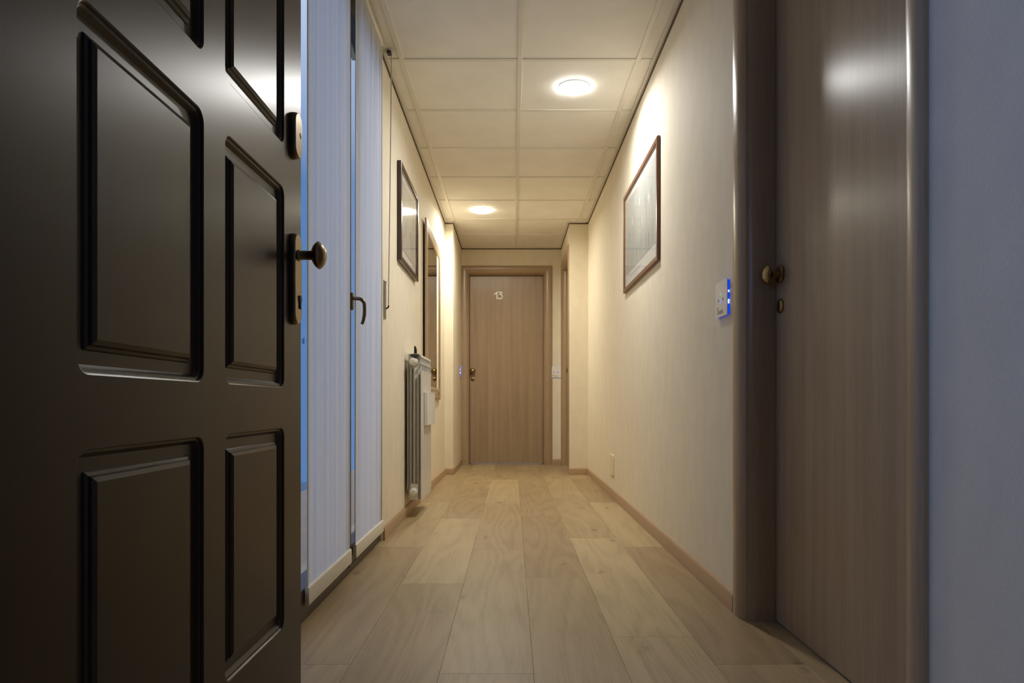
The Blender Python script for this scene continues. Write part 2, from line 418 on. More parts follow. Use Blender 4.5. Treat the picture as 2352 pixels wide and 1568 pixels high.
# ------------------------------------------------------------------ laminate doors
def strokes(mb, polys, r, d, n=8, y=0.0):
    """round-ended flat strokes in the x-z plane, front at y-d: one slab per segment"""
    for pts in polys:
        for k_, (p, q) in enumerate(zip(pts[:-1], pts[1:])):
            p, q = Vector(p), Vector(q); a0 = math.atan2(q.y-p.y, q.x-p.x)
            out = [q + Vector((math.cos(a0 - math.pi/2 + math.pi*k/n), math.sin(a0 - math.pi/2 + math.pi*k/n)))*r for k in range(n+1)]
            out += [p + Vector((math.cos(a0 + math.pi/2 + math.pi*k/n), math.sin(a0 + math.pi/2 + math.pi*k/n)))*r for k in range(n+1)]
            mb.rings([[(v.x, y, v.y) for v in out], [(v.x, y-d-0.00006*(len(mb.f) % 41), v.y) for v in out]])

CAS = [(0.095, 0.0), (0.095, -0.009), (0.088, -0.0115), (0.066, -0.0125), (0.046, -0.010), (0.030, -0.004), (0.018, 0.005), (0.0145, 0.009), (0.0145, 0.013), (0.03, 0.013), (0.03, 0.0)]
JAM = [(0.0135, 0.0105), (0.008, 0.018), (0.003, 0.030), (0.0, 0.046), (0.0, 0.137), (-0.015, 0.137), (-0.015, 0.150), (0.0295, 0.150), (0.0295, 0.0135), (0.0135, 0.0135)]
def frame_sides(prof, hw_, h):
    """left, head, right pieces mitred at the corners"""
    out = []
    for s in (-1, 1):
        m = MB(); m.rings([[(s*(hw_+u), y, 0) for u, y in prof], [(s*(hw_+u), y, h+u) for u, y in prof]]); out.append(m)
    m = MB(); m.rings([[(-(hw_+u), y, h+u) for u, y in prof], [(hw_+u, y, h+u) for u, y in prof]]); out.append(m)
    return out
def lens(r, c, t_):
    lo = [(r*q, c - t_*(1 - q**2.6)**0.85) for q in (0.45, 0.6, 0.72, 0.82, 0.90, 0.96)]
    hi = [(r*q, c + t_*(1 - q**2.6)**0.85) for q in (0.96, 0.90, 0.82, 0.72, 0.6, 0.45, 0.3, 0.15, 0.03)]
    return lo + [(r, c)] + hi
def knob(parent, x, z, y, mat, r=0.030, reach=0.050):
    k = MB(); k.lathe([(0.002, 0), (0.027, 0), (0.028, 0.002), (0.028, 0.006), (0.025, 0.009), (0.012, 0.010)], (x, y, z), (0, -1, 0), 28)
    k.build('knob_rose', mat, parent)
    k = MB()
    prof = [(0.010, 0.008), (0.0095, 0.014), (0.0095, reach-0.024), (0.012, reach-0.019)]
    prof += lens(r, reach - 0.006, 0.0135)
    k.lathe(prof, (x, y, z), (0, -1, 0), 28); k.build('knob', mat, parent, smooth=75)
def escutcheon(parent, x, z, y, mat):
    k = MB(); k.lathe([(0.002, 0), (0.0215, 0), (0.0225, 0.002), (0.0215, 0.006), (0.018, 0.008), (0.001, 0.008)], (x, y, z), (0, -1, 0), 24)
    e = k.build('escutcheon', mat, parent)
    h = MB(); h.lathe([(0.0055, 0), (0.0055, 0.0015), (0.001, 0.0016)], (x, y-0.0075, z+0.004), (0, -1, 0), 14)
    h.prism([(x-0.003, z-0.012), (x+0.003, z-0.012), (x+0.003, z+0.002), (x-0.003, z+0.002)], 'y', y-0.0078, y-0.0091)
    h.build('keyhole', M['keyhole'], e)

def laminate_door(name, loc, rz, w_, label, kx=-1):
    d = empty(name, loc, rz, label, 'door', kind='structure')
    h = DH; hw_ = w_/2
    for i, m in enumerate(frame_sides(CAS, hw_, h)): m.build('casing', M['casing_h'] if i == 2 else M['casing'], d, smooth=30)
    for i, m in enumerate(frame_sides(JAM, hw_, h)): m.build('jamb', M['casing_h'] if i == 2 else M['casing'], d, smooth=30)
    m = MB(); m.box(-hw_+0.003, hw_-0.003, 0.095, 0.135, 0.006, h-0.003)
    m.build('door_leaf', M['leaf'], d, bevel=0.0015)
    return d
cx1 = (D1['y0']+D1['y1'])/2
door1 = laminate_door('door_1', (XR, cx1, 0), math.radians(-90), D1['y1']-D1['y0'], 'closed wood laminate door nearest on the right, beside the bluish wall')
knob(door1, -(2.106-cx1), 1.086, 0.095, M['brass']); escutcheon(door1, -(2.106-cx1), 0.988, 0.095, M['brass'])
cxe = (DE['x0']+DE['x1'])/2
door2 = laminate_door('door_2', (cxe, YE, 0), 0, DE['x1']-DE['x0'], 'closed wood laminate door numbered 13 at the end of the corridor')
kxe = -0.446 - cxe
knob(door2, kxe, 1.052, 0.095, M['brass'], r=0.032); escutcheon(door2, kxe, 0.963, 0.095, M['brass'])
# number 13 in white
n13 = MB(); nz, nh = 1.876, 0.076; nx = -0.2005 - cxe
r_ = 0.0062
arc = [(nx+0.066 + 0.0245*math.cos(math.radians(a)), nz+0.0245 + 0.0245*math.sin(math.radians(a))) for a in range(100, -141, -15)]
strokes(n13, [[(nx+0.004, nz+nh-0.026), (nx+0.030, nz+nh-0.002), (nx+0.030, nz)]], r_, 0.003, y=0.0948)
strokes(n13, [[(nx+0.048, nz+nh-0.003), (nx+0.089, nz+nh-0.003)], [(nx+0.089, nz+nh-0.003), (nx+0.062, nz+0.0485)], arc], r_, 0.003, y=0.0948)
n13.build('room_number', M['white_letter'], door2, smooth=0)
cx3 = (D3['y0']+D3['y1'])/2
door3 = laminate_door('door_3', (AR, cx3, 0), math.radians(-90), D3['y1']-D3['y0'], 'wood laminate door on the right just before the end door')
knob(door3, -(D3['y1']-0.06-cx3), 1.052, 0.095, M['brass']); escutcheon(door3, -(D3['y1']-0.06-cx3), 0.963, 0.095, M['brass'])

# ------------------------------------------------------------------ the dark panelled entrance door, opened
XD = -0.490; DY0, DY1, DZ0, DZ1 = 0.653, 1.584, 0.012, 2.09
door4 = empty('door_4', (XD-0.03, DY0, 0), 0, 'open dark brown panelled entrance door in the foreground', 'door', kind='structure')
def panel_door():
    cols = [(0.768, 1.086), (1.166, 1.469)]
    rws = [(0.205, 0.637), (0.721, 1.152), (1.243, 1.90)]
    ce = [DY0, (1.086+1.166)/2, DY1]; re = [DZ0, (0.637+0.721)/2, (1.152+1.243)/2, DZ1]
    leaf = MB(); nseg = 6
    def P(x): return lambda p: (x, p[0], p[1])
    for ci, (a, b) in enumerate(cols):
        for ri, (c, e) in enumerate(rws):
            cy, cz, pw, ph = (a+b)/2, (c+e)/2, b-a, e-c
            loop = rrect(cy, cz, pw, ph, 0.022, nseg)
            # the surrounding cell of the leaf's face
            outer = []
            q = nseg + 1
            cor = [(ce[ci+1], re[ri+1]), (ce[ci], re[ri+1]), (ce[ci], re[ri]), (ce[ci+1], re[ri])]
            for k in range(4):
                for j in range(q):
                    y, z = loop[k*q + j]; oy, oz = cor[k]
                    if j == nseg//2: outer.append((oy, oz))
                    elif (j < nseg//2) == (k % 2 == 0): outer.append((oy, z))
                    else: outer.append((y, oz))
            leaf.rings([[P(XD)(p) for p in outer], [P(XD)(p) for p in loop]], caps=False)
            # moulded edge of the leaf round the panel
            steps = [(0.0, 0.0), (0.002, -0.0012), (0.0035, -0.0045), (0.007, -0.0055), (0.010, -0.0095), (0.0125, -0.0125)]
            rr = [[P(XD + dx)(p) for p in rrect(cy, cz, pw - 2*i, ph - 2*i, max(0.022 - i, 0.004), nseg)] for i, dx in steps]
            leaf.rings(rr, caps=False)
            # raised panel
            pn = MB()
            st = [(0.0125, -0.0125, .010), (0.029, -0.0125, .002), (0.0305, -0.0105, .0015), (0.0345, -0.0085, .0015), (0.0365, -0.0052, .0012), (0.041, -0.0030, .001), (0.0425, -0.0022, .001)]
            rr = [[P(XD + dx)(p) for p in rrect(cy, cz, pw - 2*i, ph - 2*i, r, nseg)] for i, dx, r in st]
            pn.rings(rr, caps=False)
            pn.add(rr[-1], [tuple(range(len(rr[-1])))])
            pn.build('panel', M['dark'], door4, smooth=25, world=True)
    # edges and back
    xb = XD - 0.058
    leaf.add([(XD, DY0, DZ0), (XD, DY1, DZ0), (XD, DY1, DZ1), (XD, DY0, DZ1), (xb, DY0, DZ0), (xb, DY1, DZ0), (xb, DY1, DZ1), (xb, DY0, DZ1)],
             [(0, 1, 5, 4), (1, 2, 6, 5), (2, 3, 7, 6), (3, 0, 4, 7), (4, 5, 6, 7)])
    leaf.build('door_leaf', M['dark'], door4, smooth=25, world=True)
panel_door()
def lock_plate(name, cy, cz, w_, h_, t_):
    m = MB(); r = w_/2
    st = [(0, 0.0), (0, t_*0.55), (0.0012, t_*0.82), (0.0035, t_), ]
    rr = [[(XD + dx, *p) for p in rrect(cy, cz, w_-2*i, h_-2*i, r - i - 0.0005, 8)] for i, dx in st]
    m.rings(rr, caps=False); m.add(rr[-1], [tuple(range(len(rr[-1])))])
    return m.build(name, M['bronze'], door4, smooth=30, world=True)
pl = lock_plate('cylinder_guard', 1.527, 1.286, 0.052, 0.102, 0.014)
m = MB(); m.prism([(1.532, 1.288), (1.540, 1.284), (1.541, 1.288), (1.533, 1.295)], 'x', XD+0.0138, XD+0.0148); m.build('key_slot', M['keyhole'], pl, world=True)
pl = lock_plate('handle_plate', 1.527, 0.966, 0.052, 0.204, 0.013)
m = MB(); m.lathe([(0.0085, 0), (0.0085, 0.003), (0.001, 0.0032)], (XD+0.0125, 1.535, 0.922), (1, 0, 0), 18)
m.box(XD+0.0125, XD+0.0155, 1.531, 1.539, 0.900, 0.922); m.build('lock_cylinder', M['keyhole'], pl, world=True)
m = MB()
reach = 0.050
prof = [(0.013, 0), (0.013, 0.003), (0.0105, 0.004), (0.0105, 0.028), (0.0115, 0.032)] + lens(0.031, 0.046, 0.0155)
m.lathe(prof, (XD+0.012, 1.527, 1.019), (1, 0, 0), 32); m.build('door_knob', M['bronze'], door4, world=True, smooth=75)

# ------------------------------------------------------------------ the glazed balcony door on the left
win = empty('window_1', (XL-0.03, 2.6, 0), 0, 'glazed double balcony door on the left with blue dusk behind', 'balcony door', kind='structure')
FX0, FX1 = -0.730, -0.660
m = MB(); m.box(FX0-0.02, FX1+0.002, 1.782, 3.408, 0.0, 0.030); m.box(FX0-0.02, FX1, 1.782, 3.408, 2.352, 2.398)
m.box(FX0-0.02, FX1, 1.782, 1.83, 0.03, 2.352); m.box(FX0-0.02, FX1, 3.372, 3.408, 0.03, 2.352)
m.build('outer_frame', M['sash'], win, bevel=0.002, world=True)
for (a, b, fx) in ((1.832, 2.764, -0.651), (2.767, 3.370, -0.658)):
    m = MB(); st = 0.046 if a < 2 else 0.012
    sr = 0.05
    z0, z1 = 0.032, 2.350
    m.box(FX0+0.01, fx, a, a+(0.05 if a < 2 else st), z0, z1); m.box(FX0+0.01, fx, b-(0.065 if a < 2 else 0.05), b, z0, z1)
    m.box(FX0+0.01, fx, a+0.02, b-0.02, z0, z0+0.075); m.box(FX0+0.01, fx, a+0.02, b-0.02, z1-0.06, z1)
    s = m.build('sash', M['sash'], win, bevel=0.0025, world=True)
    p = MB(); p.box(-0.690, -0.686, a+0.02, b-0.02, z0+0.05, z1-0.03); p.build('pane', M['pane'], s, smooth=0, world=True)
    if a < 2:
        HY = 2.730; hb = MB()
        rr = [[(x, *p_) for p_ in rrect(HY, 1.096, 0.028-2*i, 0.070-2*i, 0.010-i*0.8, 5)] for x, i in ((fx, 0), (fx+0.012, 0), (fx+0.016, 0.002))]
        hb.rings(rr); hb.build('handle_base', M['bronze'], s, world=True)
        lv = MB(); path = [(fx+0.014, HY, 1.108)]
        path += [(-0.632, HY, 1.108), (-0.622, HY, 1.107)]
        path += [(-0.617 + 0.027*math.sin(math.radians(a_)), HY, 1.080 + 0.027*math.cos(math.radians(a_))) for a_ in range(15, 91, 15)]
        path += [(-0.5895, HY, 1.06), (-0.5905, HY, 1.04), (-0.5945, HY, 1.02), (-0.600, HY, 1.004)]
        lv.tube(path, [0.0075]*3 + [0.0072]*(len(path)-5) + [0.0066, 0.006], 14); lv.build('handle_lever', M['bronze'], s, world=True)
        # printed letters on the outside of the pane
        cu = bpy.data.curves.new('lettering', 'FONT'); cu.body = 'ol'; cu.size = 0.034; cu.extrude = 0.0004; cu.offset = 0.0008
        to = bpy.data.objects.new('tmp_text', cu); C.objects.link(to)
        dg = bpy.context.evaluated_depsgraph_get(); me = bpy.data.meshes.new_from_object(to.evaluated_get(dg)); bpy.data.objects.remove(to)
        R = Matrix(((0, 0, 1, -0.6855), (1, 0, 0, 2.229), (0, 1, 0, 0.884), (0, 0, 0, 1)))
        me.transform(R); me.transform(Matrix.Translation(-win.location)); me.materials.clear(); me.materials.append(M['tint'])
        lo = bpy.data.objects.new('lettering', me); C.objects.link(lo); lo.parent = s
# balcony outside
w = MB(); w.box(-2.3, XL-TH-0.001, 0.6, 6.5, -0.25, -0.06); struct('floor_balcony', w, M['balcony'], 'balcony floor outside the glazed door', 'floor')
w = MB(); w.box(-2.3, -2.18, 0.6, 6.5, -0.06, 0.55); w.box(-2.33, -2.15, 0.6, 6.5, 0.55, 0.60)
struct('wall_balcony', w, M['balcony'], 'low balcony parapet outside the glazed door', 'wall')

# ------------------------------------------------------------------ panel curtains
def curtain(label, pb, pt, seed):
    """pb, pt: (near y, far y) at the bottom and at the top"""
    random.seed(seed)
    zb, zt, xb, xt = 0.058, 2.412, -0.643, -0.620
    root = empty('panel_curtain', (xb, pb[0], 0), 0, label, 'curtain', 'sheer panel curtains on the balcony door')
    def at(u, v, dx=0):
        y = (pb[0] + (pb[1]-pb[0])*u)*(1-v) + (pt[0] + (pt[1]-pt[0])*u)*v
        x = xb + (xt-xb)*v
        return (x + dx, y, zb + (zt-zb)*v)
    ph = [random.uniform(0, 6.28) for _ in range(4)]
    def rip(u, v):
        return 0.0012*math.sin(u*31 + ph[0] + v*1.2) + 0.0008*math.sin(u*57 + ph[1]) + 0.001*math.sin(u*9 + ph[2] - 2*v)
    nu, nv = 60, 14
    f = MB(); vs = []; fs = []
    for s_, t_ in ((1, 0.0), (-1, -0.0012)):
        base = len(vs)
        for j in range(nv+1):
            for i in range(nu+1): vs.append(at(i/nu, j/nv, rip(i/nu, j/nv) + t_))
        for j in range(nv):
            for i in range(nu):
                a = base + j*(nu+1) + i; fs.append((a, a+1, a+nu+2, a+nu+1))
        if s_ == 1: fr = fs[:]; vr = vs[:]; break
    f.add(vr, fr); f.build('fabric', M['sheer'], root, smooth=80, world=True)
    # side hems
    for u in (0.0, 1.0):
        hm = MB(); d = 0.012 if u == 0 else -0.012
        rr = []
        for j in range(nv+1):
            v = j/nv; x, y, z = at(u, v, rip(u, v))
            rr.append([(x-0.0012, y, z), (x+0.0018, y, z), (x+0.0018, y+d, z), (x-0.0012, y+d, z)])
        hm.rings(rr); hm.build('side_hem', M['hem'], root, smooth=80, world=True)
    # bottom hem with its bar, top tape
    bh = MB(); prof = rrect(0, 0.029, 0.013, 0.060, 0.006, 4)
    bh.rings([[(at(u, 0)[0] + 0.002 + a, at(u, 0)[1], zb - 0.004 + z) for a, z in prof] for u in (-0.006, 1.006)], mi=0)
    bh.build('bottom_hem', M['hem'], root, smooth=40, world=True)
    th = MB(); prof = rrect(0, -0.016, 0.010, 0.034, 0.004, 3)
    th.rings([[(at(u, 1)[0] + a, at(u, 1)[1], zt + 0.004 + z) for a, z in prof] for u in (-0.004, 1.006)])
    th.build('top_tape', M['hem'], root, smooth=40, world=True)
curtain('white sheer panel curtain nearest the dark door, left of the lever handle', (2.138, 2.699), (2.064, 2.610), 3)
curtain('narrower white sheer panel curtain beside the cord, behind the lever handle', (2.787, 3.374), (2.709, 3.250), 8)

# ------------------------------------------------------------------ cord and cleat
r0 = empty('shutter_cord', (XL, 3.455, 1.113), 0, 'beige pull cord hanging from the ceiling to a metal cleat beside the curtain', 'cord')
m = MB(); m.tube([(-0.598, 3.386, 2.418), (-0.600, 3.39, 2.2), (-0.609, 3.412, 1.8), (-0.617, 3.43, 1.45), (-0.6235, 3.447, 1.178)], 0.0028, 8); m.build('cord', M['cord'], r0, world=True)
m = MB(); m.box(-0.6175, -0.596, 3.358, 3.392, 2.412, 2.4255); m.build('pulley_bracket', M['black'], r0, bevel=0.002, world=True)
m = MB(); rr = [[(x, *p_) for p_ in rrect(3.455, 1.213, 0.030-2*i, 0.200-2*i, 0.011-i, 5)] for x, i in ((XL, 0), (XL+0.007, 0), (XL+0.0095, 0.0025))]
m.rings(rr); pl = m.build('cleat_plate', M['steel'], r0, world=True)
for z_ in (1.30, 1.128):
    m = MB(); m.lathe([(0.0045, 0), (0.0045, 0.001), (0.001, 0.0018)], (XL+0.0094, 3.455, z_), (1, 0, 0), 12); m.build('screw', M['keyhole'] if z_ > 1.2 else M['steel'], pl, world=True)
m = MB(); m.tube([(XL+0.008, 3.455, 1.168), (-0.632, 3.453, 1.169), (-0.6255, 3.449, 1.173), (-0.6225, 3.447, 1.182)], 0.004, 10); m.build('hook', M['black'], r0, world=True)

# ------------------------------------------------------------------ radiator
RX = [-0.628, -0.607, -0.586, -0.565, -0.5485]       # vertical vanes, the last is the front plate
RY0, PITCH, NS = 4.105, 0.082, 6
rad = empty('radiator', (-0.59, RY0 + PITCH*NS/2, 0.11), 0, 'white sectional radiator hung on the left wall below the mirror', 'radiator')
def rad_section():
    y0 = 0; yw = PITCH - 0.006; s = MB(); yc = yw/2
    ZB = 0.10
    # front plate, slightly folded at its edges
    s.prism([(0.0, 0.0), (0.003, 0.0), (0.0045, 0.004), (0.0045, yw-0.004), (0.003, yw), (0.0, yw)], 'z', ZB, 0.882)
    v = s.v[-12:]; s.v[-12:] = [(RX[4] + p[0], p[1], p[2]) for p in v]
    for i, x in enumerate(RX[:4]):
        s.box(x-0.0012, x+0.0012, 0.001, yw-0.001, (0.17 if i == 0 else 0.215), (0.93 if i < 1 else 0.90 if i < 3 else 0.865))
    # middle web and the water way
    s.prism([(-0.626, 0.115), (-0.609, 0.115), (-0.609, 0.105), (-0.5485, 0.105), (-0.5485, 0.870), (-0.5445, 0.870), (-0.5445, 0.885), (-0.545, 0.950), (-0.549, 0.974), (-0.556, 0.984), (-0.566, 0.987), (-0.622, 0.986), (-0.628, 0.978)], 'y', yc-0.003, yc+0.003)
    s.lathe([(0.014, 0.16), (0.014, 0.93)], (-0.592, yc, 0), (0, 0, 1), 12)
    for z in (0.155, 0.940):
        s.lathe([(0.026, 0.0), (0.026, PITCH)], (-0.592, 0, z), (0, 1, 0), 20)
    s.box(-0.6265, -0.566, 0.004, yw-0.004, 0.918, 0.966) if False else None
    s.box(-0.612, -0.566, 0.008, yw-0.008, 0.108, 0.205)
    # louvres at the top
    s.prism([(-0.626, 0.986), (-0.566, 0.988), (-0.554, 0.984), (-0.548, 0.976), (-0.545, 0.966), (-0.549, 0.964), (-0.553, 0.974), (-0.560, 0.982), (-0.626, 0.982)], 'y', 0.0, yw)
    s.prism([(-0.556, 0.930), (-0.5445, 0.934), (-0.5435, 0.926), (-0.548, 0.924), (-0.556, 0.926)], 'y', 0.0, yw)
    s.prism([(-0.556, 0.876), (-0.5460, 0.888), (-0.5435, 0.885), (-0.5435, 0.876), (-0.5485, 0.874)], 'y', 0.0, yw)
    return s
sec = rad_section()
first = None
for k in range(NS):
    if first is None:
        first = sec.build('section', M['enamel'], rad, smooth=30); first.location = (0.59, RY0 - rad.location.y, -0.11)
    else:
        c = first.copy(); C.objects.link(c); c.parent = rad; c.location = (0.59, RY0 + PITCH*k - rad.location.y, -0.11)
for z in (0.155, 0.940):
    p = MB(); p.lathe([(0.024, 0.002), (0.024, -0.006), (0.020, -0.010)], (-0.592, RY0, z), (0, 1, 0), 24)
    p.lathe([(0.0185, -0.008), (0.0185, -0.016), (0.015, -0.019), (0.001, -0.019)], (-0.592, RY0, z), (0, 1, 0), 6)
    q = p.build('end_plug', M['plastic'], rad, smooth=30, bevel=0.0012, world=True)
    if z > 0.5:
        h = MB(); h.lathe([(0.0085, 0), (0.0075, -0.004), (0.001, -0.004)], (-0.592, RY0-0.0185, z), (0, 1, 0), 16); h.build('bleed_screw', M['cord'], q, world=True)
ye = RY0 + PITCH*NS
p = MB(); p.lathe([(0.015, 0.0), (0.015, 0.022), (0.018, 0.024), (0.018, 0.05), (0.012, 0.052), (0.012, 0.062)], (-0.585, ye-0.006, 0.172), (0, 1, 0), 18)
p.tube([(-0.585, ye+0.04, 0.172), (-0.592, ye+0.042, 0.172), (XL+0.0005, ye+0.042, 0.172)], 0.009, 12)
v_ = p.build('valve', M['chrome'], rad, world=True)
p = MB(); p.lathe([(0.017, 0.0), (0.0195, 0.004), (0.0195, 0.032), (0.014, 0.036), (0.001, 0.036)], (-0.588, ye+0.042, 0.172), (1, 0, 0), 18); p.build('valve_cap', M['plastic'], v_, world=True)
for yy in (RY0+0.12, ye-0.13):
    [MB().box(XL+0.0005, -0.625, yy-0.012, yy+0.012, zz, zz+0.015).build('wall_bracket', M['enamel'], rad, world=True) for zz in (0.20, 0.90)]
# dark clip on the top corner
cl = empty('radiator_clip', (-0.582, RY0+0.004, 0.95), 0, 'small black clip standing up on the near top corner of the radiator', 'clip')
p = MB(); p.prism([(-0.610, 0.974), (-0.607, 0.9838), (-0.566, 0.9838), (-0.5625, 0.976), (-0.574, 0.958), (-0.598, 0.966)], 'y', RY0-0.0105, RY0-0.0015)
p.build('clip_base', plain('dark_grey_plastic', (0.035, 0.037, 0.038), 0.5), cl, bevel=0.0015, world=True)
p = MB(); p.prism([(-0.5905, 0.9875), (-0.5735, 0.9875), (-0.5735, 1.006), (-0.577, 1.024), (-0.582, 1.032), (-0.587, 1.037), (-0.5895, 1.033)], 'y', RY0+0.005, RY0+0.017)
p.build('clip_blade', M['black'], cl, bevel=0.002, world=True)
# white box fixed on the front
bx = empty('radiator_box', (-0.532, 4.39, 0.555), 0, 'white plastic box hung on the front of the radiator', 'box')
p = MB(); pr = rrect(0, 0, 0.029, 0.365, 0.008, 5)
p.rings([[(-0.5293 + a, 4.392 + c, z) for a, c in pr] for z in (0.553, 0.757)]); p.build('box_body', M['plastic'], bx, bevel=0.002, world=True)
p = MB(); p.box(-0.5145, -0.5125, 4.225, 4.56, 0.7565, 0.7595); p.box(-0.5145, -0.5125, 4.225, 4.235, 0.556, 0.758); p.build('box_rim', M['plastic'], bx, world=True)

# ------------------------------------------------------------------ mirror
mir = empty('wall_mirror', (XL, 4.945, 0.722), 0, 'tall wall mirror in a broad light wood frame above the radiator', 'mirror')
def rect_frame(mb, x0, x1, y0, y1, z0, z1, fw, slope=0.0):
    """four mitred sides of a frame standing against the wall at x0, front at x1"""
    o = [(y0, z0), (y1, z0), (y1, z1), (y0, z1)]; i = [(y0+fw, z0+fw), (y1-fw, z0+fw), (y1-fw, z1-fw), (y0+fw, z1-fw)]
    for k in range(4):
        j = (k+1) % 4
        A = [(x0, *o[k]), (x1-slope, *o[k]), (x1, *[o[k][n] + (i[k][n]-o[k][n])*0.12 for n in (0, 1)]), (x1, *[o[k][n] + (i[k][n]-o[k][n])*0.85 for n in (0, 1)]), (x1-slope*1.5, *i[k]), (x0, *i[k])]
        B = [(x0, *o[j]), (x1-slope, *o[j]), (x1, *[o[j][n] + (i[j][n]-o[j][n])*0.12 for n in (0, 1)]), (x1, *[o[j][n] + (i[j][n]-o[j][n])*0.85 for n in (0, 1)]), (x1-slope*1.5, *i[j]), (x0, *i[j])]
        mb.rings([A, B])
m = MB(); rect_frame(m, -0.632, -0.617, 4.945, 6.06, 0.722, 2.035, 0.095, 0.003); fr = m.build('frame', M['mirror_wood'], mir, smooth=0, bevel=0.001, world=True)
m = MB(); m.box(-0.631, -0.6235, 5.035, 5.97, 0.812, 1.945); m.build('mirror_glass', M['mirror'], mir, smooth=0, world=True)
sg = MB(); random.seed(2)
pts = [(-0.6168, 5.77 + 0.018*i, 0.772 + 0.014*math.sin(i*2.3) + 0.006*math.sin(i*5.1)) for i in range(11)]
sg.tube(pts, 0.0012, 6); sg.build('scribbled_mark', plain('burnt_mark', (0.22, 0.14, 0.08), 0.6), fr, world=True)

mir.rotation_euler = (0, 0, math.radians(0.8))      # its far side hangs closer to the wall

# ------------------------------------------------------------------ pictures
def flat(mb, pts, x, t=0.0004, mi=0, s=1):
    mb.rings([[(x, *p) for p in pts], [(x + s*t, *p) for p in pts]], mi=mi)
def art_mat(name, stops, scale):
    m = N(name); m.set(Roughness=0.8)
    a = m.n('ShaderNodeTexNoise', i_Scale=1.0, i_Detail=4.0, i_Distortion=0.8); m.l(m.coord(scale), a.inputs['Vector'])
    m.l(m.ramp(a.outputs[0], stops), m.b.inputs['Base Color']); return m.m
def leafshape(y, z, h, w_, lean):
    L = []; R = []
    for k in range(9):
        t = k/8; ww = w_*math.sin(math.pi*min(1, t*0.9+0.05))**0.8; c = y + lean*t
        L.append((c - ww, z + h*t)); R.append((c + ww, z + h*t))
    return L + R[::-1]
def stem(y, z, h, lean, w_=0.0022):
    L = []; R = []
    for k in range(9):
        t = k/8; c = y + lean*t*t; L.append((c - w_, z + h*t)); R.append((c + w_, z + h*t))
    return L + R[::-1]
PC = [plain('print_white_petal', (0.68, 0.71, 0.68), 0.8), plain('print_green_stem', (0.36, 0.40, 0.28), 0.8), plain('print_yellow', (0.56, 0.50, 0.26), 0.8), plain('print_grey_blue', (0.36, 0.41, 0.44), 0.8), plain('print_rust', (0.50, 0.26, 0.12), 0.8), plain('print_pink', (0.58, 0.36, 0.32), 0.8)]
# right picture: pale flowers on a grey-green ground
X1, X2 = XR-0.0015, 0.7185
pic = empty('framed_picture', (XR, 3.89, 1.397), 0, 'picture of pale flowers in a reddish brown frame on the right wall', 'picture', 'framed pictures on the corridor walls')
PY0, PY1, PZ0, PZ1 = 3.383, 4.415, 1.397, 2.017
m = MB(); rect_frame(m, X1, X2, PY0, PY1, PZ0, PZ1, 0.030, -0.003); m.build('frame', M['frame_red'], pic, smooth=0, bevel=0.0008, world=True)
m = MB(); m.box(0.7285, X1, PY0+0.012, PY1-0.012, PZ0+0.012, PZ1-0.012); m.build('mat_board', M['mat'], pic, smooth=0, world=True)
ART = art_mat('watercolour_grey_green', [(0.3, (0.42, 0.46, 0.46)), (0.5, (0.50, 0.53, 0.51)), (0.72, (0.60, 0.62, 0.58))], (1, 2.2, 1.6))
A0, A1, B0, B1 = PY0+0.052, PY1-0.070, PZ0+0.105, PZ1-0.066
m = MB(); m.box(0.7278, 0.7290, A0, A1, B0, B1, 0)
random.seed(11)
for k in range(9):
    y = A0 + 0.08 + (A1-A0-0.16)*k/8 + random.uniform(-0.03, 0.03); h = random.uniform(0.16, 0.36); ln = random.uniform(-0.04, 0.05)
    flat(m, stem(y, B0+0.005, h, ln), 0.7278, 0.0003, 2, -1)
    if k % 3 == 1:
        flat(m, leafshape(y+ln, B0+h-0.01, 0.055, 0.017, 0.012), 0.7277, 0.0003, 1, -1); flat(m, leafshape(y+ln+0.014, B0+h-0.005, 0.045, 0.009, 0.02), 0.7275, 0.0003, 1, -1)
    else:
        flat(m, leafshape(y+ln, B0+h-0.015, 0.07, 0.012, 0.02), 0.7277, 0.0003, 1 if k % 2 else 4, -1)
    flat(m, leafshape(y+0.02, B0+0.005, 0.13, 0.008, 0.03), 0.7276, 0.0003, 2 if k % 2 else 4, -1)
    if k in (0, 3, 6): flat(m, leafshape(y+ln, B0+h+0.002, 0.02, 0.004, 0.0), 0.7273, 0.0003, 3, -1)
m.build('print', [ART] + PC, pic, smooth=0, world=True)
m = MB()
for k in range(22):
    y = PY1 - 0.20 - 0.017*k; z = PZ0 + 0.075 + 0.008*math.sin(k*1.7)
    m.box(0.7281, 0.7286, y-0.006, y+0.004, z, z+0.0016); m.box(0.7281, 0.7286, y-0.005, y-0.0035, z-0.004, z+0.008)
m.build('handwriting', M['ink_grey'], pic, smooth=0, world=True)
m = MB(); m.box(0.7225, 0.7235, PY0+0.02, PY1-0.02, PZ0+0.02, PZ1-0.02); m.build('glass', M['picglass'], pic, smooth=0, world=True)
